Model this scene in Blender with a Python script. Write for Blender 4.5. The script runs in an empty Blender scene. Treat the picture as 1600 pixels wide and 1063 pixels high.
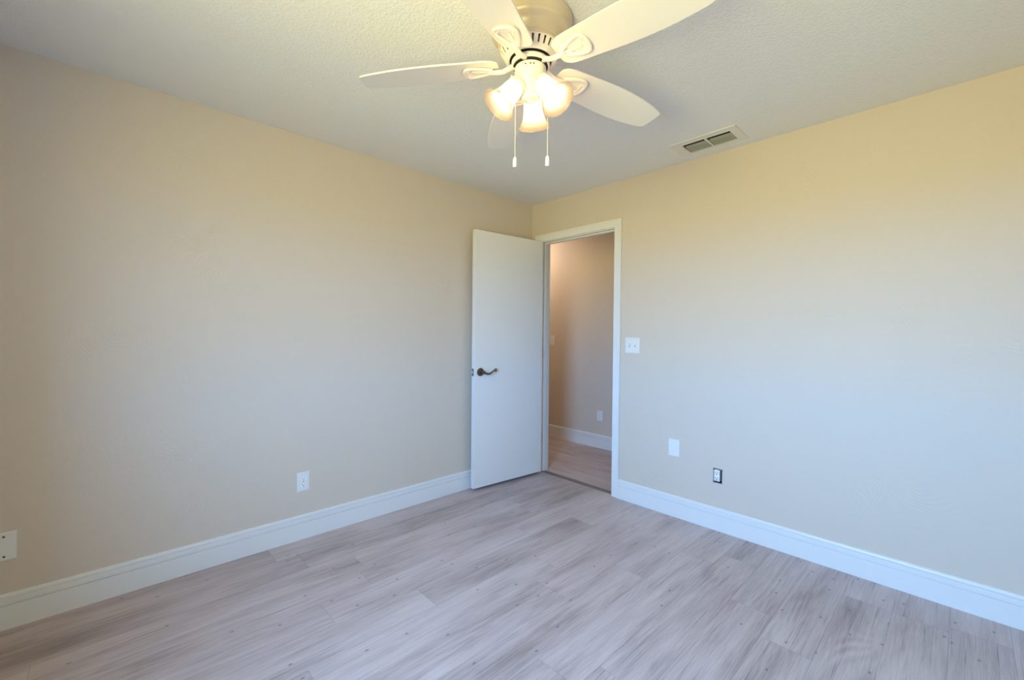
import bpy, bmesh, math
from mathutils import Vector, Matrix
R = math.radians
sc = bpy.context.scene
C = sc.collection

# ---------------------------------------------------------------- camera
CAM = (2.76639, -2.88733, 1.26215); YAW, PITCH, ROLL = 0.8086238, -0.0151543, 0.0090754
cd = bpy.data.cameras.new('camera'); cam = bpy.data.objects.new('camera', cd); C.objects.link(cam)
cd.sensor_fit = 'HORIZONTAL'; cd.sensor_width = 36.0; cd.lens = 36.0*673.41/1600.0
cd.clip_start = 0.02; cd.clip_end = 100
cy_, sy_ = math.cos(YAW), math.sin(YAW)
f0 = Vector((-sy_, cy_, 0)); r0 = Vector((cy_, sy_, 0)); u0 = Vector((0, 0, 1))
fw = math.cos(PITCH)*f0 + math.sin(PITCH)*u0
up = -math.sin(PITCH)*f0 + math.cos(PITCH)*u0
rr = math.cos(ROLL)*r0 + math.sin(ROLL)*up
uu = -math.sin(ROLL)*r0 + math.cos(ROLL)*up
M = Matrix(((rr.x, uu.x, -fw.x, CAM[0]), (rr.y, uu.y, -fw.y, CAM[1]), (rr.z, uu.z, -fw.z, CAM[2]), (0, 0, 0, 1)))
cam.matrix_world = M
sc.camera = cam

# ---------------------------------------------------------------- render look
sc.view_settings.view_transform = 'Standard'; sc.view_settings.look = 'None'
sc.view_settings.gamma = 1.0; sc.view_settings.use_curve_mapping = False
sc.view_settings.exposure = 0.13
sc.cycles.max_bounces = 10; sc.cycles.diffuse_bounces = 6; sc.cycles.transparent_max_bounces = 12
sc.cycles.sample_clamp_indirect = 6.0
sc.cycles.use_denoising = True
sc.cycles.caustics_reflective = False; sc.cycles.caustics_refractive = False

# ---------------------------------------------------------------- room measures
RX, RY, H = 3.35, -3.45, 2.44          # room x 0..RX, y RY..0
WT = 0.115                              # partition thickness
WF = 0.24                               # outer wall thickness, deepened so the window reveal shades the left side
HX0, HX1, HY1 = -2.6, 2.0, 1.12         # hallway behind the door
DX0, DX1, DH = 0.10, 0.90, 2.105        # rough door opening in back wall
WIN1 = (1.65, 2.75, 0.85, 2.10)         # window in wall_front (y = RY): x0,x1,z0,z1

# ---------------------------------------------------------------- daylight: blue sky above, sunlit lawn below the horizon
SKY_COL, GROUND_COL = (13.4, 28.8, 54.0), (22.3, 20.6, 8.8)
world = bpy.data.worlds.new('world'); sc.world = world; world.use_nodes = True
nt = world.node_tree; nt.nodes.clear()
wo = nt.nodes.new('ShaderNodeOutputWorld'); bg = nt.nodes.new('ShaderNodeBackground')
tc = nt.nodes.new('ShaderNodeTexCoord'); sp = nt.nodes.new('ShaderNodeSeparateXYZ')
cr = nt.nodes.new('ShaderNodeValToRGB'); mr = nt.nodes.new('ShaderNodeMapRange')
mr.inputs['From Min'].default_value = -1; mr.inputs['From Max'].default_value = 1
nt.links.new(tc.outputs['Generated'], sp.inputs[0]); nt.links.new(sp.outputs['Z'], mr.inputs['Value'])
nt.links.new(mr.outputs[0], cr.inputs[0]); nt.links.new(cr.outputs[0], bg.inputs[0]); nt.links.new(bg.outputs[0], wo.inputs[0])
DAY = 60.0
e = cr.color_ramp.elements
e[0].position = 0.485; e[0].color = (*[c/DAY for c in GROUND_COL], 1)
e[1].position = 0.515; e[1].color = (*[c/DAY for c in SKY_COL], 1)
bg.inputs[1].default_value = DAY

def portal(name, loc, rot, sx, sy):
    l = bpy.data.lights.new(name, 'AREA'); l.shape = 'RECTANGLE'; l.size = sx; l.size_y = sy
    l.cycles.is_portal = True
    o = bpy.data.objects.new(name, l); C.objects.link(o); o.location = loc; o.rotation_euler = rot
portal('window_daylight', ((WIN1[0]+WIN1[1])/2, RY-WF-0.02, (WIN1[2]+WIN1[3])/2), (R(90), 0, 0), WIN1[1]-WIN1[0], WIN1[3]-WIN1[2])

BULB = 225.0        # emission strength of the fan's bulbs
HALL_W = 80.0     # emission strength of the hallway lamp

# ---------------------------------------------------------------- node material helpers
def new_mat(name):
    m = bpy.data.materials.new(name); m.use_nodes = True
    n = m.node_tree.nodes; b = n.get('Principled BSDF')
    return m, m.node_tree, n, b
def P(name, col, rough=0.5, metal=0.0, spec=0.5, bump=None, coat=0.0):
    m, t, n, b = new_mat(name)
    b.inputs['Base Color'].default_value = (*col, 1); b.inputs['Roughness'].default_value = rough
    b.inputs['Metallic'].default_value = metal; b.inputs['Specular IOR Level'].default_value = spec
    b.inputs['Coat Weight'].default_value = coat
    if bump:
        scale, strength, dist = bump
        tx = n.new('ShaderNodeTexCoord'); nz = n.new('ShaderNodeTexNoise'); bp = n.new('ShaderNodeBump')
        nz.inputs['Scale'].default_value = scale; nz.inputs['Detail'].default_value = 4
        bp.inputs['Strength'].default_value = strength; bp.inputs['Distance'].default_value = dist
        t.links.new(tx.outputs['Object'], nz.inputs['Vector']); t.links.new(nz.outputs['Fac'], bp.inputs['Height'])
        t.links.new(bp.outputs[0], b.inputs['Normal'])
    return m

def wall_mat(name, col):
    # painted drywall with skip-trowel sweeps: fine grain plus distorted ring strokes that come and go
    m, t, n, b = new_mat(name); L = t.links.new
    b.inputs['Roughness'].default_value = 0.55; b.inputs['Specular IOR Level'].default_value = 0.3
    b.inputs['Base Color'].default_value = (*col, 1)
    tx = n.new('ShaderNodeTexCoord')
    vor = n.new('ShaderNodeTexVoronoi'); vor.inputs['Scale'].default_value = 2.3
    wob = n.new('ShaderNodeTexNoise'); wob.inputs['Scale'].default_value = 5; wob.inputs['Detail'].default_value = 2
    add = n.new('ShaderNodeVectorMath'); add.operation = 'MULTIPLY_ADD'
    L(wob.outputs['Color'], add.inputs[0]); add.inputs[1].default_value = (.12, .12, .12); L(tx.outputs['Object'], add.inputs[2])
    L(tx.outputs['Object'], wob.inputs['Vector']); L(add.outputs[0], vor.inputs['Vector'])
    mul = n.new('ShaderNodeMath'); mul.operation = 'MULTIPLY'; mul.inputs[1].default_value = 170
    sn = n.new('ShaderNodeMath'); sn.operation = 'SINE'
    L(vor.outputs['Distance'], mul.inputs[0]); L(mul.outputs[0], sn.inputs[0])
    msk = n.new('ShaderNodeTexNoise'); msk.inputs['Scale'].default_value = 2.6; msk.inputs['Detail'].default_value = 2
    L(tx.outputs['Object'], msk.inputs['Vector'])
    mrp = n.new('ShaderNodeMapRange'); mrp.inputs['From Min'].default_value = .56; mrp.inputs['From Max'].default_value = .72
    L(msk.outputs['Fac'], mrp.inputs['Value'])
    m1 = n.new('ShaderNodeMath'); m1.operation = 'MULTIPLY'; L(sn.outputs[0], m1.inputs[0]); L(mrp.outputs[0], m1.inputs[1])
    fine = n.new('ShaderNodeTexNoise'); fine.inputs['Scale'].default_value = 45; fine.inputs['Detail'].default_value = 5
    L(tx.outputs['Object'], fine.inputs['Vector'])
    m2 = n.new('ShaderNodeMath'); m2.operation = 'MULTIPLY_ADD'; L(fine.outputs['Fac'], m2.inputs[0]); m2.inputs[1].default_value = 1.6
    L(m1.outputs[0], m2.inputs[2])
    bp = n.new('ShaderNodeBump'); bp.inputs['Strength'].default_value = .5; bp.inputs['Distance'].default_value = .0011
    L(m2.outputs[0], bp.inputs['Height']); L(bp.outputs[0], b.inputs['Normal'])
    return m

def ceil_mat():
    m, t, n, b = new_mat('orange peel ceiling paint'); L = t.links.new
    b.inputs['Base Color'].default_value = (.79, .785, .775, 1); b.inputs['Roughness'].default_value = .7
    b.inputs['Specular IOR Level'].default_value = .2
    tx = n.new('ShaderNodeTexCoord'); v = n.new('ShaderNodeTexNoise'); v.inputs['Scale'].default_value = 110; v.inputs['Detail'].default_value = 2
    mp = n.new('ShaderNodeMapRange'); mp.inputs['From Min'].default_value = .45; mp.inputs['From Max'].default_value = .65
    L(tx.outputs['Object'], v.inputs['Vector']); L(v.outputs['Fac'], mp.inputs['Value'])
    bp = n.new('ShaderNodeBump'); bp.inputs['Strength'].default_value = .5; bp.inputs['Distance'].default_value = .0020
    L(mp.outputs[0], bp.inputs['Height']); L(bp.outputs[0], b.inputs['Normal'])
    return m

def plank_mat(name, along_x=False, phase=2.745, W=0.1825, LEN=1.22):
    m, t, n, b = new_mat(name); L = t.links.new
    def mth(op, a, bb=None, c=None):
        q = n.new('ShaderNodeMath'); q.operation = op
        for i, v in enumerate((a, bb, c)):
            if v is None: continue
            if isinstance(v, (int, float)): q.inputs[i].default_value = v
            else: L(v, q.inputs[i])
        return q.outputs[0]
    tx = n.new('ShaderNodeTexCoord'); s = n.new('ShaderNodeSeparateXYZ'); L(tx.outputs['Object'], s.inputs[0])
    X, Y = (s.outputs['Y'], s.outputs['X']) if along_x else (s.outputs['X'], s.outputs['Y'])
    u = mth('DIVIDE', mth('SUBTRACT', X, phase), W); iu = mth('FLOOR', u); fu = mth('SUBTRACT', u, iu)
    wn = n.new('ShaderNodeTexWhiteNoise'); wn.noise_dimensions = '1D'; L(mth('ADD', iu, 11.37), wn.inputs['W'])
    v = mth('ADD', mth('DIVIDE', Y, LEN), mth('MULTIPLY', wn.outputs['Value'], 1.0))
    iv = mth('FLOOR', v); fv = mth('SUBTRACT', v, iv)
    cmb = n.new('ShaderNodeCombineXYZ'); L(iu, cmb.inputs[0]); L(iv, cmb.inputs[1])
    wr = n.new('ShaderNodeTexWhiteNoise'); wr.noise_dimensions = '2D'; L(cmb.outputs[0], wr.inputs['Vector'])
    sc3 = n.new('ShaderNodeSeparateColor'); L(wr.outputs['Color'], sc3.inputs[0])
    # grain coordinates, shifted plank by plank
    gx = mth('ADD', X, mth('MULTIPLY', sc3.outputs[0], 37.0)); gy = mth('ADD', Y, mth('MULTIPLY', sc3.outputs[1], 53.0))
    def noise(kx, ky, detail=4, rough=.55, dist=0):
        cc = n.new('ShaderNodeCombineXYZ'); L(mth('MULTIPLY', gx, kx), cc.inputs[0]); L(mth('MULTIPLY', gy, ky), cc.inputs[1])
        z = n.new('ShaderNodeTexNoise'); z.inputs['Scale'].default_value = 1; z.inputs['Detail'].default_value = detail
        z.inputs['Roughness'].default_value = rough; z.inputs['Distortion'].default_value = dist
        L(cc.outputs[0], z.inputs['Vector']); return z.outputs['Fac']
    big = noise(9, 1.6, 3, .5, .4); mid = noise(55, 2.6, 5, .65, .3); fine = noise(300, 8, 4, .65)
    # cathedral rings: distance field warped by noise
    rings = mth('SINE', mth('MULTIPLY', mth('ADD', noise(7, .9, 1, .3, .3), mth('MULTIPLY', mid, .05)), 95))
    ringmask = n.new('ShaderNodeMapRange'); L(noise(5, 1.3, 1), ringmask.inputs['Value'])
    ringmask.inputs['From Min'].default_value = .55; ringmask.inputs['From Max'].default_value = .74
    g = mth('ADD', mth('MULTIPLY', mth('SUBTRACT', big, .5), .80), mth('MULTIPLY', mth('SUBTRACT', mid, .5), .55))
    g = mth('ADD', g, mth('MULTIPLY', mth('SUBTRACT', fine, .5), .60))
    g = mth('ADD', g, mth('MULTIPLY', mth('MULTIPLY', rings, ringmask.outputs[0]), .075))
    g = mth('ADD', g, mth('MULTIPLY', mth('SUBTRACT', sc3.outputs[2], .5), .16))
    # thin dark grain lines
    gl = n.new('ShaderNodeMapRange'); L(noise(150, 1.7, 2, .5, .6), gl.inputs['Value'])
    gl.inputs['From Min'].default_value = .60; gl.inputs['From Max'].default_value = .72; gl.inputs['To Min'].default_value = 0; gl.inputs['To Max'].default_value = .26
    g = mth('SUBTRACT', mth('ADD', g, .02), gl.outputs[0])
    ramp = n.new('ShaderNodeValToRGB'); L(mth('ADD', g, .5), ramp.inputs[0])
    el = ramp.color_ramp.elements
    el[0].position = .10; el[0].color = (.20, .155, .140, 1)
    el[1].position = .92; el[1].color = (.60, .505, .495, 1)
    q = el.new(.42); q.color = (.405, .330, .318, 1)
    q = el.new(.62); q.color = (.505, .425, .412, 1)
    # knots and paired nail-like specks
    cc = n.new('ShaderNodeCombineXYZ'); L(mth('MULTIPLY', gx, 7.5), cc.inputs[0]); L(mth('MULTIPLY', gy, 4.2), cc.inputs[1])
    vo = n.new('ShaderNodeTexVoronoi'); vo.voronoi_dimensions = '2D'; vo.inputs['Scale'].default_value = 1; L(cc.outputs[0], vo.inputs['Vector'])
    kn = n.new('ShaderNodeMapRange'); L(vo.outputs['Distance'], kn.inputs['Value'])
    kn.inputs['From Min'].default_value = .012; kn.inputs['From Max'].default_value = .046; kn.inputs['To Min'].default_value = .80; kn.inputs['To Max'].default_value = 0
    ksel = n.new('ShaderNodeSeparateColor'); L(vo.outputs['Color'], ksel.inputs[0])
    kf = mth('MULTIPLY', kn.outputs[0], mth('GREATER_THAN', ksel.outputs[0], .30))
    mix = n.new('ShaderNodeMix'); mix.data_type = 'RGBA'; L(kf, mix.inputs['Factor']); L(ramp.outputs[0], mix.inputs['A'])
    mix.inputs['B'].default_value = (.13, .105, .095, 1)
    # joints between planks
    eu = mth('MULTIPLY', mth('MINIMUM', fu, mth('SUBTRACT', 1.0, fu)), W); ev = mth('MULTIPLY', mth('MINIMUM', fv, mth('SUBTRACT', 1.0, fv)), LEN)
    ed = mth('MINIMUM', eu, ev)
    sm = n.new('ShaderNodeMapRange'); L(ed, sm.inputs['Value']); sm.inputs['From Min'].default_value = .0003; sm.inputs['From Max'].default_value = .0016
    sm.inputs['To Min'].default_value = .38; sm.inputs['To Max'].default_value = 0
    mx2 = n.new('ShaderNodeMix'); mx2.data_type = 'RGBA'; L(sm.outputs[0], mx2.inputs['Factor']); L(mix.outputs['Result'], mx2.inputs['A'])
    mx2.inputs['B'].default_value = (.10, .085, .075, 1)
    L(mx2.outputs['Result'], b.inputs['Base Color'])
    b.inputs['Roughness'].default_value = .42; b.inputs['Specular IOR Level'].default_value = .45
    bp = n.new('ShaderNodeBump'); bp.inputs['Strength'].default_value = .35; bp.inputs['Distance'].default_value = .0008
    L(mth('SUBTRACT', mth('ADD', g, .5), mth('MULTIPLY', sm.outputs[0], 1.5)), bp.inputs['Height']); L(bp.outputs[0], b.inputs['Normal'])
    return m

MW = wall_mat('beige wall paint', (.615, .535, .445))
MC = ceil_mat()
MF = plank_mat('grey oak vinyl plank'); MF2 = plank_mat('grey oak vinyl plank laid along the hall', True, .10)
MT = P('white semi gloss trim paint', (.73, .72, .70), .32, bump=(60, .08, .0006))
MD = P('white satin door paint', (.74, .73, .71), .38, bump=(25, .10, .0008))
MPL = P('white plastic plate', (.74, .73, .71), .35)
MTOG = P('ivory toggle plastic', (.84, .83, .79), .3)
MDK = P('dark slot', (.015, .014, .013), .8)
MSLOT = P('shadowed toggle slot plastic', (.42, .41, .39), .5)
MSCREW = P('dark screw', (.06, .05, .04), .5, .6)
MBRZ = P('antique bronze', (.17, .13, .095), .32, 1.0)
MSTEEL = P('zinc steel', (.45, .45, .46), .4, 1.0)
MDMET = P('dull latch steel', (.24, .23, .22), .45, .8)
MSTRIP = P('grey transition strip', (.15, .13, .12), .5, bump=(80, .2, .001))
MHOUS = P('pearl enamel with warm shading painted in', (.66, .545, .40), .30, .15, bump=(200, .03, .0004))  # gold tone puts the housing's warm shading into its base colour
MFANW = P('off white fan enamel', (.82, .78, .71), .33)
MBLADE = P('matte white blade laminate', (.80, .765, .71), .45, bump=(40, .05, .0005))
MVENT = P('white vent enamel', (.72, .71, .66), .45)
MSLAT = P('vent louvre enamel darkened for shade', (.33, .33, .27), .5)  # olive grey carries the louvres' shade in their base colour
MCHAIN = P('pale pull cord', (.80, .72, .58), .5)
MGLASSF = P('white window frame', (.85, .85, .84), .4)

def shade_mat():
    m, t, n, b = new_mat('frosted alabaster glass'); L = t.links.new
    out = [x for x in n if x.type == 'OUTPUT_MATERIAL'][0]
    tr = n.new('ShaderNodeBsdfTranslucent'); tr.inputs[0].default_value = (.34, .335, .32, 1)
    tp = n.new('ShaderNodeBsdfTransparent'); tp.inputs[0].default_value = (1, .93, .80, 1)
    b.inputs['Base Color'].default_value = (.185, .182, .175, 1); b.inputs['Roughness'].default_value = .25
    nz = n.new('ShaderNodeTexNoise'); nz.inputs['Scale'].default_value = 22; tx = n.new('ShaderNodeTexCoord'); L(tx.outputs['Object'], nz.inputs['Vector'])
    mp = n.new('ShaderNodeMapRange'); L(nz.outputs['Fac'], mp.inputs['Value']); mp.inputs['To Min'].default_value = .40; mp.inputs['To Max'].default_value = .60
    m1 = n.new('ShaderNodeMixShader'); L(mp.outputs[0], m1.inputs[0]); L(b.outputs[0], m1.inputs[1]); L(tr.outputs[0], m1.inputs[2])
    m2 = n.new('ShaderNodeMixShader'); m2.inputs[0].default_value = .24; L(m1.outputs[0], m2.inputs[1]); L(tp.outputs[0], m2.inputs[2])
    L(m2.outputs[0], out.inputs[0]); return m
MSHADE = shade_mat()
def emit(name, col, s):
    m, t, n, b = new_mat(name); b.inputs['Base Color'].default_value = (1, .95, .85, 1)
    b.inputs['Emission Color'].default_value = (*col, 1); b.inputs['Emission Strength'].default_value = s; return m
MBULB = emit('lit warm bulb', (1.0, .66, .36), BULB)
def pane_mat():
    m, t, n, b = new_mat('clear window pane'); out = [x for x in n if x.type == 'OUTPUT_MATERIAL'][0]
    tp = n.new('ShaderNodeBsdfTransparent'); gl = n.new('ShaderNodeBsdfGlossy'); gl.inputs['Roughness'].default_value = .02
    mx = n.new('ShaderNodeMixShader'); mx.inputs[0].default_value = .06
    t.links.new(tp.outputs[0], mx.inputs[1]); t.links.new(gl.outputs[0], mx.inputs[2]); t.links.new(mx.outputs[0], out.inputs[0]); return m
MPANE = pane_mat()

# ---------------------------------------------------------------- mesh helpers
def box(bm, x0, y0, z0, x1, y1, z1, bev=0):
    r = bmesh.ops.create_cube(bm, size=1)
    vs = r['verts']
    for v in vs:
        v.co = Vector(((x0+x1)/2+v.co.x*(x1-x0), (y0+y1)/2+v.co.y*(y1-y0), (z0+z1)/2+v.co.z*(z1-z0)))
    if bev:
        es = list({e for v in vs for e in v.link_edges})
        bmesh.ops.bevel(bm, geom=es, offset=bev, segments=2, profile=.5, affect='EDGES')
def lathe(bm, prof, seg=48, mat=None, cap=True):
    mat = mat or Matrix.Identity(4); rings = []
    for r, z in prof:
        if r < 1e-6: rings.append([bm.verts.new(mat @ Vector((0, 0, z)))])
        else: rings.append([bm.verts.new(mat @ Vector((r*math.cos(2*math.pi*i/seg), r*math.sin(2*math.pi*i/seg), z))) for i in range(seg)])
    for a_, b_ in zip(rings, rings[1:]):
        for i in range(seg):
            j = (i+1) % seg
            if len(a_) == 1 and len(b_) == 1: continue
            if len(a_) == 1: bm.faces.new((a_[0], b_[j], b_[i]))
            elif len(b_) == 1: bm.faces.new((a_[i], a_[j], b_[0]))
            else: bm.faces.new((a_[i], a_[j], b_[j], b_[i]))
def tube(bm, pts, rad, seg=10, closed=False, flat=1.0, upv=None):
    """sweep an ellipse along pts; rad may be a list; flat squashes it along the up direction"""
    pts = [Vector(p) for p in pts]; N = len(pts)
    if not hasattr(rad, '__len__'): rad = [rad]*N
    upv = Vector(upv) if upv else Vector((0, 0, 1)); rings = []
    for i, p in enumerate(pts):
        if closed: tg = pts[(i+1) % N]-pts[i-1]
        else: tg = pts[min(i+1, N-1)]-pts[max(i-1, 0)]
        tg.normalize(); s = tg.cross(upv)
        if s.length < 1e-4: s = tg.cross(Vector((1, 0, 0)))
        s.normalize(); w = s.cross(tg)
        rings.append([bm.verts.new(p + rad[i]*(math.cos(2*math.pi*k/seg)*s + flat*math.sin(2*math.pi*k/seg)*w)) for k in range(seg)])
    n_ = N if closed else N-1
    for i in range(n_):
        a_, b_ = rings[i], rings[(i+1) % N]
        for k in range(seg): bm.faces.new((a_[k], a_[(k+1) % seg], b_[(k+1) % seg], b_[k]))
    if not closed: bm.faces.new(rings[0][::-1]); bm.faces.new(rings[-1])
def prism(bm, poly, z0, z1, mat=None):
    mat = mat or Matrix.Identity(4)
    b0 = [bm.verts.new(mat @ Vector((x, y, z0))) for x, y in poly]; b1 = [bm.verts.new(mat @ Vector((x, y, z1))) for x, y in poly]
    bm.faces.new(b0[::-1]); bm.faces.new(b1); N = len(poly)
    for i in range(N): bm.faces.new((b0[i], b0[(i+1) % N], b1[(i+1) % N], b1[i]))
def obj(name, bm, mat, parent=None, smooth=False, kind=None, origin=None):
    bmesh.ops.recalc_face_normals(bm, faces=bm.faces)
    if origin is not None: bmesh.ops.translate(bm, verts=bm.verts, vec=-Vector(origin))
    me = bpy.data.meshes.new(name); bm.to_mesh(me); bm.free(); me.materials.append(mat)
    if smooth:
        for p in me.polygons: p.use_smooth = True
        try: me.set_sharp_from_angle(angle=R(38))
        except Exception: pass
    o = bpy.data.objects.new(name, me); C.objects.link(o)
    if origin is not None: o.location = origin
    if parent: o.parent = parent
    if kind: o['kind'] = kind
    return o
def struct(name, bm, mat, parent=None, smooth=False): return obj(name, bm, mat, parent, smooth, None if parent else 'structure')
def thing(name, label, cat, loc=(0, 0, 0), rotz=0, group=None):
    o = bpy.data.objects.new(name, None); C.objects.link(o); o.location = loc; o.rotation_euler = (0, 0, rotz)
    o.empty_display_size = .05
    o['label'] = label; o['category'] = cat
    if group: o['group'] = group
    return o
def holes_slab(bm, u0, u1, v0, v1, w0, w1, holes, axes):
    """solid slab spanning u,v with rectangular holes (ua,ub,va,vb) and thickness w0..w1; axes maps (u,v,w)->xyz"""
    us = sorted({u0, u1, *[h for q in holes for h in q[:2]]}); vs = sorted({v0, v1, *[h for q in holes for h in q[2:]]})
    us = [u for u in us if u0 <= u <= u1]; vs = [v for v in vs if v0 <= v <= v1]
    inside = lambda u, v: not (u0 < u < u1 and v0 < v < v1) or any(a < u < b and c < v < d for a, b, c, d in holes)
    cache = {}
    def V(u, v, w):
        k = (u, v, w)
        if k not in cache: cache[k] = bm.verts.new(axes(u, v, w))
        return cache[k]
    for i in range(len(us)-1):
        for j in range(len(vs)-1):
            ua, ub, va, vb = us[i], us[i+1], vs[j], vs[j+1]
            if inside((ua+ub)/2, (va+vb)/2): continue
            for w in (w0, w1): bm.faces.new((V(ua, va, w), V(ub, va, w), V(ub, vb, w), V(ua, vb, w)))
            e_ = 1e-5
            if inside(ua-e_, (va+vb)/2): bm.faces.new((V(ua, va, w0), V(ua, vb, w0), V(ua, vb, w1), V(ua, va, w1)))
            if inside(ub+e_, (va+vb)/2): bm.faces.new((V(ub, va, w0), V(ub, vb, w0), V(ub, vb, w1), V(ub, va, w1)))
            if inside((ua+ub)/2, va-e_): bm.faces.new((V(ua, va, w0), V(ub, va, w0), V(ub, va, w1), V(ua, va, w1)))
            if inside((ua+ub)/2, vb+e_): bm.faces.new((V(ua, vb, w0), V(ub, vb, w0), V(ub, vb, w1), V(ua, vb, w1)))

# ---------------------------------------------------------------- room shell
VENT = (1.535, 1.825, -.282, -.135)
b = bmesh.new(); box(b, 0, RY, -.05, RX, .045, 0); struct('floor', b, MF)
b = bmesh.new(); box(b, HX0, .045, -.05, HX1, HY1, 0); struct('floor_hall', b, MF2)
b = bmesh.new(); holes_slab(b, 0, RX, RY, 0, H, H+.05, [VENT], lambda u, v, w: (u, v, w)); struct('ceiling', b, MC)
b = bmesh.new(); box(b, HX0, WT, H, HX1, HY1, H+.05); struct('ceiling_hall', b, MC)
b = bmesh.new(); box(b, -WT, RY-WF, -.05, 0, 0, H+.05); struct('wall_left', b, MW)
OUT = (1.6555, 1.7095, .306, .397)
b = bmesh.new(); holes_slab(b, HX0, RX+WT, -.05, H+.05, 0, WT, [(DX0, DX1, -.05, DH), OUT], lambda u, v, w: (u, w, v)); struct('wall_back', b, MW)
b = bmesh.new(); holes_slab(b, 0, RX+WT, -.05, H+.05, RY-WF, RY, [WIN1], lambda u, v, w: (u, w, v)); struct('wall_front', b, MW)
b = bmesh.new(); box(b, RX, RY, -.05, RX+WT, 0, H+.05); struct('wall_right', b, MW)
b = bmesh.new(); box(b, HX0-WT, HY1, -.05, HX1+WT, HY1+WT, H+.05); struct('wall_hall', b, MW)
b = bmesh.new(); box(b, HX0-WT, 0, -.05, HX0, HY1, H+.05); struct('wall_hall_left', b, MW)
b = bmesh.new(); box(b, HX1, WT, -.05, HX1+WT, HY1, H+.05); struct('wall_hall_right', b, MW)

# baseboard profile (depth from wall, height)
BP = [(0, 0), (.016, 0), (.016, .0995), (.0100, .0995), (.0100, .1050), (.0155, .1055), (.0155, .1285), (.0090, .1292), (.0090, .1345), (.0135, .1355), (.0120, .1405), (.0060, .1455), (0, .1465)]
def baseboard(name, p0, p1, nrm):
    b = bmesh.new(); p0 = Vector((*p0, 0)); p1 = Vector((*p1, 0)); n_ = Vector((*nrm, 0))
    A = [b.verts.new(p0+n_*d+Vector((0, 0, z))) for d, z in BP]; B = [b.verts.new(p1+n_*d+Vector((0, 0, z))) for d, z in BP]
    b.faces.new(A); b.faces.new(B[::-1])
    for i in range(len(BP)): j = (i+1) % len(BP); b.faces.new((A[i], A[j], B[j], B[i]))
    return struct(name, b, MT)
CW = .060
JL, JR = .118, .884                        # faces of the jambs
CL0, CR1 = JL-.006-CW, JR+.006+CW          # outer edges of the casing
baseboard('baseboard_left', (0, RY), (0, 0), (1, 0))
baseboard('baseboard_back', (CR1, 0), (RX, 0), (0, -1))
baseboard('baseboard_corner', (.016, 0), (CL0, 0), (0, -1))
baseboard('baseboard_front', (0.016, RY), (RX, RY), (0, 1))
baseboard('baseboard_right', (RX, RY+.016), (RX, -.016), (-1, 0))
baseboard('baseboard_hall', (HX0, HY1), (HX1, HY1), (0, -1))
baseboard('baseboard_hall_near', (CR1, WT), (HX1, WT), (0, 1))
baseboard('baseboard_hall_near', (HX0, WT), (CL0, WT), (0, 1))

# ---------------------------------------------------------------- window behind the camera
def window(name, u0, u1, z0, z1, put):
    b = bmesh.new(); f = .045
    for a_ in ((u0, u0+f, z0, z1), (u1-f, u1, z0, z1), (u0+f, u1-f, z0, z0+f), (u0+f, u1-f, z1-f, z1), (u0+f, u1-f, (z0+z1)/2-.02, (z0+z1)/2+.02)):
        p, q = put(a_[0], .17), put(a_[1], .22)
        box(b, min(p[0], q[0]), min(p[1], q[1]), a_[2], max(p[0], q[0]), max(p[1], q[1]), a_[3], .002)
    w = struct(name, b, MGLASSF)
    b = bmesh.new(); p, q = put(u0+f, .193), put(u1-f, .197)
    box(b, min(p[0], q[0]), min(p[1], q[1]), z0+f, max(p[0], q[0]), max(p[1], q[1]), (z0+z1)/2-.02)
    box(b, min(p[0], q[0]), min(p[1], q[1]), (z0+z1)/2+.02, max(p[0], q[0]), max(p[1], q[1]), z1-f)
    obj('window_pane', b, MPANE, w)
    b = bmesh.new(); p, q = put(u0+.001, -.02), put(u1-.001, .17)
    box(b, min(p[0], q[0]), min(p[1], q[1]), z0+.0005, max(p[0], q[0]), max(p[1], q[1]), z0+.0205, .003)
    obj('window_sill', b, MT, w)
window('window_1', *WIN1, lambda u, d: (u, RY-d))

# ---------------------------------------------------------------- door frame
b = bmesh.new()
HZ = 2.086                                  # underside of head jamb
box(b, DX0, 0, 0, JL, WT, HZ); box(b, JR, 0, 0, DX1, WT, HZ); box(b, DX0, 0, HZ, DX1, WT, DH)
box(b, JL, .038, 0, JL+.011, .075, HZ, .001); box(b, JR-.011, .038, 0, JR, .075, HZ, .001); box(b, JL+.011, .038, HZ-.011, JR-.011, .075, HZ, .001)
fr = struct('trim_1', b, MT)
def casing(y0, y1):
    b = bmesh.new()
    s = 1 if y1 > y0 else -1
    cz = HZ+.006
    for (x0, z0, x1, z1) in ((CL0, 0, CL0+CW, cz), (CR1-CW, 0, CR1, cz), (CL0, cz, CR1, cz+CW)):
        box(b, x0, min(y0, y1), z0, x1, max(y0, y1), z1, .0025)
    # raised outer bead
    yb = y1+s*.004
    box(b, CL0, min(y1, yb), 0, CL0+.014, max(y1, yb), cz+CW, .0015); box(b, CR1-.014, min(y1, yb), 0, CR1, max(y1, yb), cz+CW, .0015)
    box(b, CL0+.014, min(y1, yb), cz+CW-.014, CR1-.014, max(y1, yb), cz+CW, .0015)
    return obj('door_casing', b, MT, fr)
casing(0, -.013); casing(WT, WT+.013)
b = bmesh.new(); box(b, JR-.0015, .008, .915, JR+.0005, .034, .985); box(b, JR-.003, .004, .935, JR, .010, .965); obj('strike_plate', b, MDMET, fr)
b = bmesh.new(); prism(b, [(.020, 0), (.070, 0), (.066, .0045), (.056, .0065), (.034, .0065), (.024, .0045)], JL, JR, Matrix(((0, 0, 1, 0), (1, 0, 0, 0), (0, 1, 0, 0), (0, 0, 0, 1))))
struct('trim_2', b, MSTRIP)

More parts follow.
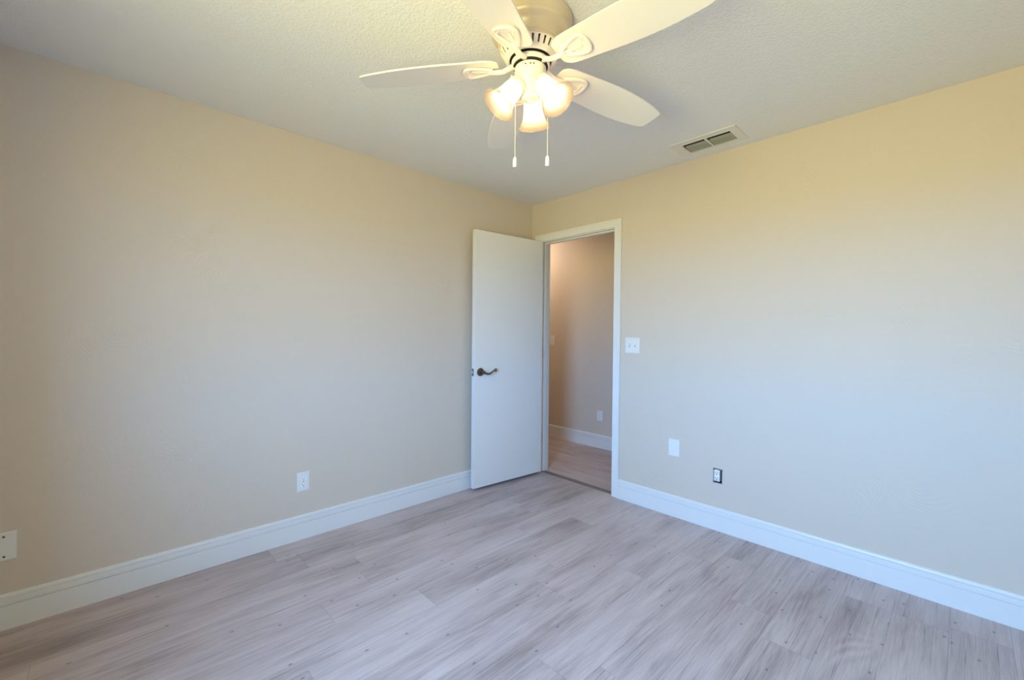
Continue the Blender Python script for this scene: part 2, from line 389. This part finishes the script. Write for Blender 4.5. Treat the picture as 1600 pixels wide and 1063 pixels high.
# ---------------------------------------------------------------- the open door (local x = from hinge to free edge, y = thickness towards wall)
HINGE = Vector((.157, -.020, 0)); FREE = Vector((.099, -.752, 0))
dv = (FREE-HINGE); DW = dv.length; ang = math.atan2(dv.y, dv.x)
b = bmesh.new(); box(b, 0, -.035, .022, DW, 0, 2.083, .0015)
door = struct('door_1', b, MD); door.location = HINGE; door.rotation_euler = (0, 0, ang)
# with local x along the door, local +y points to the room side (world +x)
hz = .951; hx = DW-.060
face = Matrix.Translation((hx, 0, hz)) @ Matrix.Rotation(R(-90), 4, 'X')      # lathe z -> local +y
b = bmesh.new(); lathe(b, [(0, 0), (.0325, 0), (.0330, .003), (.0300, .008), (.0230, .0105), (.0150, .012), (.0125, .018), (.0120, .040), (.0150, .046), (.0135, .056), (0, .058)], 40, face)
hnd = obj('door_handle', b, MBRZ, door, True)
b = bmesh.new(); pts = []; rad = []
for i in range(25):
    t = i/24
    L_ = -.118*t                                                             # towards the hinge
    z = -.010*math.sin(t*math.pi*1.15)*1.5 + .017*max(0, (t-.45)/.55)**1.0*(1.0 if t < .85 else 1.0)
    pts.append((hx+L_, .049-.004*math.sin(t*3.1), hz+z)); rad.append(.0105-.0036*t+.0010*math.sin(t*6))
# curled tip
cx_, cz_ = pts[-1][0], pts[-1][2]
for k in range(1, 12):
    aa = R(90+k*24); pts.append((cx_-.010*math.cos(aa)*-1.0, .045, cz_-.010+.010*math.sin(aa))); rad.append(.0072-.0002*k)
tube(b, pts, rad, 12, flat=.8)
obj('handle_lever', b, MBRZ, hnd, True)
b = bmesh.new(); box(b, DW-.0005, -.030, hz-.029, DW+.0012, -.005, hz+.029, .0004); lp = obj('latch_plate', b, MDMET, door)
b = bmesh.new(); prism(b, [(0, -.008), (.010, -.008), (.0115, -.004), (.004, .006), (0, .006)], -.009, .009, Matrix.Translation((DW+.001, -.0175, hz))); obj('latch_bolt', b, MSTEEL, lp)
for z in (.28, 1.05, 1.86):
    b = bmesh.new(); lathe(b, [(0, 0), (.0055, 0), (.0055, .088), (0, .088)], 12, Matrix.Translation((-.007, -.040, z)))
    box(b, -.006, -.040, z, -.0005, -.004, z+.088); obj('hinge', b, MSTEEL, door, True)

# ---------------------------------------------------------------- wall plates. local: x = width, z = height, y = out of wall (towards -y of the wall frame)
def place(o, wall, u, z):
    if wall == 'back': o.location = (u, 0, z); o.rotation_euler = (0, 0, 0)
    elif wall == 'hall': o.location = (u, HY1, z)
    else: o.location = (0, u, z); o.rotation_euler = (0, 0, R(90))          # left wall: local -y -> +x
def plate_mesh(w, h, holes):
    b = bmesh.new(); t_ = .0055
    ins = lambda: None
    holes_slab(b, -w/2+.003, w/2-.003, -h/2+.003, h/2-.003, -t_, -.001, holes, lambda u, v, w_: (u, w_, v))
    # sloped rim
    o4 = [(-w/2, -h/2), (w/2, -h/2), (w/2, h/2), (-w/2, h/2)]; i4 = [(-w/2+.003, -h/2+.003), (w/2-.003, -h/2+.003), (w/2-.003, h/2-.003), (-w/2+.003, h/2-.003)]
    A = [b.verts.new((x, 0, z)) for x, z in o4]; A2 = [b.verts.new((x, -.003, z)) for x, z in o4]; B = [b.verts.new((x, -t_, z)) for x, z in i4]
    for i in range(4):
        j = (i+1) % 4; b.faces.new((A[i], A[j], A2[j], A2[i])); b.faces.new((A2[i], A2[j], B[j], B[i]))
    b.faces.new(A[::-1]); return b
def screw(parent, x, z, y=-.0055, mat=None, r_=.0034):
    b = bmesh.new(); lathe(b, [(0, .0012), (r_*.7, .0010), (r_, 0), (r_, -.002)], 12, Matrix.Translation((x, y, z)) @ Matrix.Rotation(R(90), 4, 'X')); obj('screw', b, mat or MPL, parent, True)
def socket_face(parent, z, y=-.0055, mat=None):
    b = bmesh.new(); poly = []
    for k in range(28):
        aa = 2*math.pi*k/28; poly.append((max(-.0165, min(.0165, .0172*math.cos(aa)*1.02)), .0145*math.sin(aa)))
    prism(b, poly, 0, .0022, Matrix.Translation((0, y+.0003, z)) @ Matrix.Rotation(R(90), 4, 'X')); f = obj('socket_face', b, mat or MTOG, parent)
    b = bmesh.new(); yy = y-.0024
    box(b, -.0074, yy, z-.0005, -.0052, yy+.001, z+.0088); box(b, .0052, yy, z+.0005, .0074, yy+.001, z+.0078)
    lathe(b, [(0, 0), (.0030, 0), (.0030, .001), (0, .001)], 12, Matrix.Translation((0, yy+.001, z-.0075)) @ Matrix.Rotation(R(90), 4, 'X'))
    obj('socket_slot', b, MDK, f)
def outlet(label, wall, u, z, group=None):
    t = thing('wall_outlet', label, 'outlet', group=group); place(t, wall, u, z)
    obj('cover_plate', plate_mesh(.072, .115, []), MPL, t)
    for s in (1, -1): socket_face(t, s*.0195)
    screw(t, 0, 0, mat=MSCREW, r_=.0028); return t
def switch(label, wall, u, z, n_, w):
    t = thing('light_switch', label, 'light switch'); place(t, wall, u, z)
    obj('cover_plate', plate_mesh(w, .115, []), MPL, t)
    for k in range(n_):
        x = (k-(n_-1)/2)*.046
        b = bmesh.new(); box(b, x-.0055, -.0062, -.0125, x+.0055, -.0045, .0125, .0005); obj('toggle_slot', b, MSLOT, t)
        b = bmesh.new(); s = 1 if k == 0 else -1
        prism(b, [(-.0045, 0), (.0045, 0), (.0035, .0115), (-.0035, .0115)], -.0045, .0045, Matrix.Translation((x, -.005, 0)) @ Matrix.Rotation(R(90-s*28), 4, 'X') @ Matrix.Identity(4))
        obj('toggle', b, MTOG, t)
        screw(t, x, .030, r_=.003); screw(t, x, -.030, r_=.003)
    return t
outlet('white duplex outlet low on the long left wall above the baseboard', 'left', -1.997, .3475)
outlet('small white outlet on the far hallway wall seen through the doorway', 'hall', -.005, .355)
switch('white double toggle switch plate right of the door frame', 'back', 1.0525, 1.181, 2, .118)
switch('small single switch plate on the far hallway wall through the doorway', 'hall', -.71, 1.184, 1, .072)
# blank plates
t = thing('blank_wall_plate', 'blank white cover plate on the right wall between switch and bare outlet', 'wall plate'); place(t, 'back', 1.3875, .4775)
obj('cover_plate', plate_mesh(.078, .118, []), MPL, t); screw(t, 0, .042); screw(t, 0, -.042)
t = thing('blank_wall_plate', 'wide blank cover plate with dark screws at left edge of the photo', 'wall plate'); place(t, 'left', -3.2075, .3475)
obj('cover_plate', plate_mesh(.117, .118, []), MPL, t)
for x in (-.023, .023):
    for z in (-.042, .042): screw(t, x, z, mat=MSCREW, r_=.0042)
# uncovered receptacle in its open box
t = thing('bare_outlet', 'outlet without cover plate in a ragged dark wall opening', 'outlet'); place(t, 'back', (OUT[0]+OUT[1])/2, (OUT[2]+OUT[3])/2)
w2, h2 = (OUT[1]-OUT[0])/2, (OUT[3]-OUT[2])/2
b = bmesh.new()
for q in ((-w2+.0005, .002, -h2+.0005, -w2+.0025, .062, h2-.0005), (w2-.0025, .002, -h2+.0005, w2-.0005, .062, h2-.0005), (-w2+.0025, .002, -h2+.0005, w2-.0025, .062, -h2+.0025), (-w2+.0025, .002, h2-.0025, w2-.0025, .062, h2-.0005), (-w2+.0005, .060, -h2+.0005, w2-.0005, .062, h2-.0005)): box(b, *q)
obj('outlet_box', b, P('black outlet box', (.02, .02, .022), .6), t)
b = bmesh.new(); box(b, -.0225, -.002, -.036, .0125, .022, .038, .002); rc = obj('receptacle', b, MTOG, t)
b = bmesh.new(); box(b, -.0262, -.0035, -.044, -.0232, -.001, .034, .0006); obj('mounting_strap', b, MSTEEL, t)
for s in (1, -1):
    f = None
    b = bmesh.new(); poly = [(max(-.0155, min(.0155, .0172*math.cos(2*math.pi*k/28))), .0155*math.sin(2*math.pi*k/28)) for k in range(28)]
    zc = s*.0185; xc = -.0050
    prism(b, poly, 0, .004, Matrix.Translation((xc, -.0015, zc)) @ Matrix.Rotation(R(90), 4, 'X')); obj('socket_face', b, MPL, t)
    b = bmesh.new(); yy = -.0062
    box(b, xc-.0075, yy, zc-.0002, xc-.0050, yy+.001, zc+.0090); box(b, xc+.0050, yy, zc+.0005, xc+.0075, yy+.001, zc+.0080); box(b, xc-.003, yy, zc-.0100, xc+.003, yy+.001, zc-.0048)
    obj('socket_slot', b, MDK, rc)
# torn drywall paper around the cut-out: thin dark irregular lip
import random
random.seed(4); b = bmesh.new(); ring_o, ring_i = [], []
N = 56
for k in range(N):
    aa = 2*math.pi*k/N; c_, s_ = math.cos(aa), math.sin(aa); m_ = max(abs(c_)/w2, abs(s_)/h2); x, z = c_/m_, s_/m_
    g = 1.0 + random.uniform(.02, .10) + (.10 if abs(abs(x)-w2) < .002 and abs(abs(z)-h2) < .012 else 0)
    ring_i.append((x*.96, z*.97)); ring_o.append((x*g, z*g))
vi = [b.verts.new((x, -.0006, z)) for x, z in ring_i]; vo = [b.verts.new((x, -.0006, z)) for x, z in ring_o]; vb = [b.verts.new((x, .0, z)) for x, z in ring_o]
for k in range(N):
    j = (k+1) % N; b.faces.new((vi[k], vi[j], vo[j], vo[k])); b.faces.new((vo[k], vo[j], vb[j], vb[k]))
obj('torn_edge', b, P('torn drywall edge', (.30, .29, .28), .9), t)

# ---------------------------------------------------------------- ceiling air vent
vx0, vx1, vy0, vy1 = 1.478, 1.866, -.325, -.100
vc = ((vx0+vx1)/2, (vy0+vy1)/2)
t = thing('air_vent', 'white two-section metal air vent set in the ceiling near the right wall', 'air vent', (vc[0], vc[1], H))
L0 = Vector((vc[0], vc[1], H))
b = bmesh.new(); ox0, ox1, oy0, oy1 = VENT
xm = (ox0+ox1)/2
hl = [(ox0+.004, xm-.005, oy0+.004, oy1-.004), (xm+.005, ox1-.004, oy0+.004, oy1-.004)]
holes_slab(b, vx0+.006, vx1-.006, vy0+.006, vy1-.006, H-.006, H-.004, hl, lambda u, v, w: (u, v, w))
for q in ((vx0, vy0, vx1, vy0+.006), (vx0, vy1-.006, vx1, vy1), (vx0, vy0+.006, vx0+.006, vy1-.006), (vx1-.006, vy0+.006, vx1, vy1-.006)): box(b, q[0], q[1], H-.006, q[2], q[3], H-.0003)
for h_ in hl:   # returned lip round each opening
    for q in ((h_[0]-.001, h_[2]-.001, h_[1]+.001, h_[2]), (h_[0]-.001, h_[3], h_[1]+.001, h_[3]+.001), (h_[0]-.001, h_[2], h_[0], h_[3]), (h_[1], h_[2], h_[1]+.001, h_[3])): box(b, q[0], q[1], H-.0075, q[2], q[3], H+.002)
obj('vent_frame', b, MVENT, t, origin=L0).location = (0, 0, 0)
for h_ in hl:
    for k in range(6):
        y = h_[2]+.070+k*.0132
        b = bmesh.new(); sl = .012
        # slats lean so that their broad side faces the room
        poly = [(y+.0042, H-.0012), (y+.0008, H+.0005), (y-sl, H+.0105), (y-sl-.0008, H+.0098), (y-.0005, H-.0012), (y-.0005, H-.0022), (y+.0042, H-.0022)]
        prism(b, poly, h_[0]+.0005, h_[1]-.0005, Matrix(((0, 0, 1, 0), (1, 0, 0, 0), (0, 1, 0, 0), (0, 0, 0, 1))))
        obj('louvre', b, MSLAT, t, origin=L0).location = (0, 0, 0)
b = bmesh.new()
for q in ((ox0+.0004, oy0+.0004, ox0+.0016, oy1-.0004), (ox1-.0016, oy0+.0004, ox1-.0004, oy1-.0004), (ox0+.0016, oy0+.0004, ox1-.0016, oy0+.0016), (ox0+.0016, oy1-.0016, ox1-.0016, oy1-.0004)): box(b, q[0], q[1], H+.003, q[2], q[3], H+.16)
box(b, ox0+.0016, oy0+.0016, H+.158, ox1-.0016, oy1-.0016, H+.16)
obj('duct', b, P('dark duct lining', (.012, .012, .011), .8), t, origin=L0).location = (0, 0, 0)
b = bmesh.new(); box(b, ox0+.001, vc[1]-.022, H-.016, ox0+.004, vc[1]-.016, H-.006); lathe(b, [(0, 0), (.003, .001), (.003, .006), (0, .007)], 10, Matrix.Translation((ox0+.0025, vc[1]-.019, H-.022)))
obj('damper_lever', b, MVENT, t, origin=L0).location = (0, 0, 0)

# ---------------------------------------------------------------- ceiling fan
FC = Vector((1.616, -1.705, H))
fan = thing('ceiling_fan', 'white five-blade ceiling fan with three lit frosted bell shades', 'ceiling fan', FC)
zz = lambda z: z-H
def fpart(name, prof, mat, seg=64, parent=None):
    b = bmesh.new(); lathe(b, [(r, zz(z)) for r, z in prof], seg); return obj(name, b, mat, parent or fan, True)
# canopy hugging the ceiling
b = bmesh.new(); lathe(b, [(0, zz(2.4398)), (.152, zz(2.4398)), (.152, zz(2.437)), (.157, zz(2.435)), (.157, zz(2.428)), (.153, zz(2.422)), (.150, zz(2.405)), (.150, zz(2.394)), (.1475, zz(2.391)), (.1465, zz(2.386)), (.143, zz(2.383)), (.134, zz(2.378)), (.127, zz(2.366)), (.1225, zz(2.352)), (.1205, zz(2.345)), (.123, zz(2.343)), (.1235, zz(2.3395)), (.119, zz(2.337)), (.118, zz(2.3345)), (.120, zz(2.3325)), (.1195, zz(2.329)), (.116, zz(2.3265))], 72)
obj('canopy', b, MHOUS, fan, True)
# slotted motor band: a cone band with real slots
b = bmesh.new(); NS = 30; sub = 6
ra, za, rb, zb_ = .1155, 2.3265, .0970, 2.2990
def bandpt(k, s, d=0):
    aa = 2*math.pi*k/(NS*sub); r_ = ra+(rb-ra)*s-d*.8; z_ = za+(zb_-za)*s+d*.6; return (r_*math.cos(aa), r_*math.sin(aa), zz(z_))
ss = [0, .12, .24, .76, .86, 1.0]
for dd in (0, .0022):
    G = [[b.verts.new(bandpt(k, s, dd)) for s in ss] for k in range(NS*sub)]
    if dd == 0: G0 = G
    for k in range(NS*sub):
        j = (k+1) % (NS*sub); ph = k % sub
        for q in range(5):
            slot = (ph in (2, 3) and q in (2,)) or (ph in (2, 3) and q == 1) or (ph in (2, 3) and q == 3)
            if ph in (1, 4) and q == 2 and False: slot = True
            if slot: continue
            b.faces.new((G[k][q], G[j][q], G[j][q+1], G[k][q+1]))
    if dd:
        for k in range(NS*sub):
            ph = k % sub
            if ph == 2:
                for q in (1, 2, 3): b.faces.new((G0[k][q], G0[k][q+1], G[k][q+1], G[k][q]))
            if ph == 4:
                for q in (1, 2, 3): b.faces.new((G0[k][q], G0[k][q+1], G[k][q+1], G[k][q]))
            if ph in (2, 3):
                j = k+1
                for q in (1, 4): b.faces.new((G0[k][q], G0[j][q], G[j][q], G[k][q]))
obj('slotted_band', b, MFANW, fan, True)
fpart('motor', [(0, 2.335), (.100, 2.335), (.103, 2.322), (.088, 2.301), (0, 2.301)], P('copper brown motor', (.30, .15, .05), .5, .3))
fpart('lower_ring', [(.0965, 2.3005), (.0985, 2.2985), (.0955, 2.2955), (.092, 2.2965), (.0905, 2.2935), (.0875, 2.2905), (.083, 2.2900), (.0795, 2.2925), (.0795, 2.2975)], MFANW)
fpart('motor_gap', [(0, 2.2975), (.0795, 2.2975), (.0795, 2.2965), (.066, 2.2955), (.066, 2.288), (0, 2.288)], MDK)  # black core paints in the shade of the gap below the ring
fpart('flywheel', [(0, 2.2880), (.0700, 2.2880), (.0725, 2.2865), (.0725, 2.2730), (.070, 2.2710), (0, 2.2710)], MFANW)
fpart('kit_gap', [(0, 2.2708), (.0660, 2.2708), (.0660, 2.2690), (.050, 2.2680), (.050, 2.2660), (0, 2.2660)], MDK)  # black disc paints in the shade of the gap under the flywheel
kit = fpart('light_kit_body', [(0, 2.2660), (.0565, 2.2660), (.0590, 2.2640), (.0595, 2.2600), (.0588, 2.2380), (.0575, 2.2340), (.0550, 2.2315), (.0525, 2.2305), (.0520, 2.2260), (.0500, 2.2130), (.0450, 2.2010), (.0390, 2.1930), (.0310, 2.1885), (.0285, 2.1850), (.0280, 2.1600), (.0310, 2.1560), (.0300, 2.1510), (.0200, 2.1460), (.0090, 2.1430), (.0085, 2.1370), (0, 2.1345)], MFANW)
for aa in (-64, -46, -34):
    b = bmesh.new(); lathe(b, [(0, 0), (.0028, 0), (.0022, .0025), (0, .003)], 10, Matrix.Rotation(R(aa), 4, 'Z') @ Matrix.Translation((.0592, 0, zz(2.251))) @ Matrix.Rotation(R(90), 4, 'Y')); obj('screw', b, MSCREW, kit, True)

# blades
PH, TH, DROOP, ZB = 1.336, .183, .056, 2.2785
def blade_outline():
    up_ = [(.122, .030), (.128, .046), (.140, .057), (.160, .0635), (.20, .0680), (.27, .0720), (.34, .0770), (.41, .0795), (.48, .0780), (.54, .0735), (.60, .0655), (.636, .0590), (.648, .0545), (.6535, .0475), (.6570, .030)]
    lo_ = [(.6640, -.030), (.6630, -.0440), (.6570, -.0510), (.645, -.0555), (.60, -.0650), (.54, -.0730), (.48, -.0780), (.41, -.0795), (.34, -.0770), (.27, -.0720), (.20, -.0680), (.160, -.0635), (.140, -.057), (.128, -.046), (.122, -.030)]
    return [(x, y+.004) for x, y in up_+lo_]
def smooth_loop(pts, n_=3):
    out = []; N = len(pts)
    for i in range(N):
        p0, p1, p2, p3 = pts[i-1], pts[i], pts[(i+1) % N], pts[(i+2) % N]
        for k in range(n_):
            t_ = k/n_; out.append(tuple(.5*((2*p1[q])+(-p0[q]+p2[q])*t_+(2*p0[q]-5*p1[q]+4*p2[q]-p3[q])*t_*t_+(-p0[q]+3*p1[q]-3*p2[q]+p3[q])*t_**3) for q in range(2)))
    return out
BO = smooth_loop(blade_outline(), 2)
for k in range(5):
    Mb = Matrix.Translation((0, 0, zz(ZB))) @ Matrix.Rotation(PH+k*R(72), 4, 'Z') @ Matrix.Rotation(DROOP, 4, 'Y') @ Matrix.Rotation(-TH, 4, 'X')
    b = bmesh.new(); prism(b, BO, .0, .0055, Mb)
    es = [e_ for e_ in b.edges if len(e_.link_faces) == 2 and any(len(f_.verts) > 6 for f_ in e_.link_faces)]
    bmesh.ops.bevel(b, geom=es, offset=.0014, segments=2, profile=.5, affect='EDGES')
    obj('blade', b, MBLADE, fan)
    # blade iron: arm, open teardrop loop and raised end plate below the blade
    b = bmesh.new()
    arm = []
    Mz = Matrix.Rotation(PH+k*R(72), 4, 'Z')
    hub = Mz @ Vector((.052, 0, zz(2.2775)))
    q1 = Mz @ Vector((.074, 0, zz(2.2735)))
    mids = [Mb @ Vector((.108, 0, -.0125)), Mb @ Vector((.135, 0, -.0120)), Mb @ Vector((.160, .0, -.0095))]
    tube(b, [hub, q1, Mz @ Vector((.090, 0, zz(2.266)))]+mids, [.0165, .0155, .0135, .0122, .0122, .0120], 12, flat=.55)
    loop = []; up_b = Mb.to_3x3() @ Vector((0, 0, 1))
    lr = [(.148, .010), (.168, .020), (.190, .030), (.212, .0375), (.231, .0400), (.2445, .0330), (.2500, .0170), (.2510, .0), ]
    path = lr + [(x, -y) for x, y in lr[:-1][::-1]]
    for x, y in path: loop.append(Mb @ Vector((x, y, -.0065)))
    tube(b, loop, [.0105, .0100, .0092, .0086, .0084, .0082, .0082, .0082, .0082, .0082, .0084, .0086, .0092, .0100, .0105], 12, flat=.55, upv=up_b)
    prism(b, [(.142, .008), (.168, .020), (.190, .030), (.212, .0375), (.231, .0400), (.2445, .0330), (.2500, .0170), (.2510, 0), (.2500, -.0170), (.2445, -.0330), (.231, -.0400), (.212, -.0375), (.190, -.030), (.168, -.020), (.142, -.008)], -.0030, -.0004, Mb)
    tube(b, [Mb @ Vector((.150, .004, -.007)), Mb @ Vector((.185, .006, -.0055)), Mb @ Vector((.225, .010, -.0045))], [.0095, .0080, .0045], 10, flat=.6)
    # end crescent plate
    cres = [(.222, .036), (.232, .040), (.246, .033), (.252, .017), (.2535, 0), (.252, -.017), (.246, -.033), (.232, -.040), (.222, -.036), (.228, -.022), (.231, 0), (.228, .022)]
    prism(b, cres, -.0085, -.0005, Mb)
    iron = obj('blade_iron', b, MFANW, fan, True)
    for x, y in ((.238, .022), (.238, -.022)):
        b = bmesh.new(); lathe(b, [(0, -.0032), (.003, -.0028), (.0045, 0)], 10, Mb @ Matrix.Translation((x, y, -.0085)))
        obj('screw', b, MFANW, iron, True)

# three arms, sockets, glass shades and bulbs
for az in (126, 246, 6):
    A_ = Matrix.Rotation(R(az), 4, 'Z')
    rn, zn = .052, 2.196; tilt = R(39)
    # frame whose local -z runs from neck to mouth
    F_ = Matrix.Translation((0, 0, zz(zn))) @ A_ @ Matrix.Translation((rn, 0, 0)) @ Matrix.Rotation(-tilt, 4, 'Y')
    b = bmesh.new(); lathe(b, [(0, .016), (.013, .015), (.024, .010), (.0335, .004), (.0350, .000), (.0350, -.012), (.0330, -.014), (.0310, -.014), (.0310, .0), (0, .002)], 40, F_)
    tube(b, [A_ @ Vector((.018, 0, zz(2.172))), A_ @ Vector((.030, 0, zz(2.190))), F_ @ Vector((0, 0, .008))], [.010, .010, .012], 12)
    soc = obj('lamp_socket', b, MFANW, fan, True)
    for k in range(3):
        aa = R(30+k*120); b = bmesh.new(); lathe(b, [(0, .006), (.0035, .0055), (.004, 0), (.002, -.004), (.002, -.010)], 10, F_ @ Matrix.Rotation(aa, 4, 'Z') @ Matrix.Translation((.035, 0, -.007)) @ Matrix.Rotation(R(90), 4, 'Y'))
        obj('thumb_screw', b, MHOUS, soc, True)
    prof = [(.0300, -.003), (.0320, -.012), (.0350, -.022), (.0368, -.036), (.0378, -.052), (.0395, -.068), (.0440, -.084), (.0515, -.099), (.0595, -.111), (.0640, -.117)]
    th = .0030
    b = bmesh.new(); lathe(b, prof+[(prof[-1][0]+.0006, prof[-1][1]-.002), (prof[-1][0]-.0015, prof[-1][1]-.0030)]+[(r_-th, z_-.0008) for r_, z_ in prof[::-1]], 56, F_)
    obj('lamp_shade', b, MSHADE, fan, True)
    b = bmesh.new(); bp_ = [(0, -.016), (.012, -.017), (.0125, -.030), (.0175, -.043), (.0235, -.057), (.0250, -.068), (.0225, -.080), (.0150, -.089), (0, -.0925)]
    lathe(b, bp_, 28, F_)
    obj('light_bulb', b, MBULB, fan, True)

# pull chains
rgt = Vector((.691, .722, 0))
for lat, ztop, z0, z1, en in ((-.0560, 2.248, 1.932, 1.893, 0), (.0670, 2.248, 1.938, 1.898, 1)):
    p = rgt*lat + Vector((.02, -.02, 0))*(0 if en else 0)
    b = bmesh.new(); tube(b, [p*(.055/abs(lat))+Vector((0, 0, zz(ztop))), p+Vector((0, 0, zz(ztop-.006))), p+Vector((0, 0, zz(2.1))), p+Vector((0, 0, zz(z0)))], .0009, 8)
    for q in range(60):
        z_ = 2.238-q*(2.238-z0)/60; bmesh.ops.create_icosphere(b, subdivisions=1, radius=.0013, matrix=Matrix.Translation(p+Vector((0, 0, zz(z_)))))
    ch = obj('pull_chain', b, MCHAIN, fan, True)
    b = bmesh.new(); lathe(b, [(0, zz(z0)), (.003, zz(z0)), (.0062, zz(z0-.004)), (.0075, zz(z0-.010)), (.0078, zz(z1+.006)), (.0070, zz(z1+.002)), (.004, zz(z1+.001)), (0, zz(z1+.001))], 20, Matrix.Translation(p))
    fb = obj('pull_knob', b, MPL, ch, True)

# ---------------------------------------------------------------- hallway ceiling lamp (lights the hall from the left, out of view)
t = thing('hall_ceiling_lamp', 'small round flush ceiling lamp in the hallway left of the doorway', 'lamp', (-1.0, .62, H))
b = bmesh.new(); lathe(b, [(0, -.0003), (.11, -.0003), (.11, -.02), (.10, -.025), (0, -.025)], 40); obj('lamp_base', b, MFANW, t, True)
b = bmesh.new(); lathe(b, [(.098, -.0255), (.095, -.05), (.07, -.075), (.035, -.088), (0, -.091)], 40); obj('lamp_glass', b, emit('lit hall globe', (1, .78, .57), HALL_W), t, True)
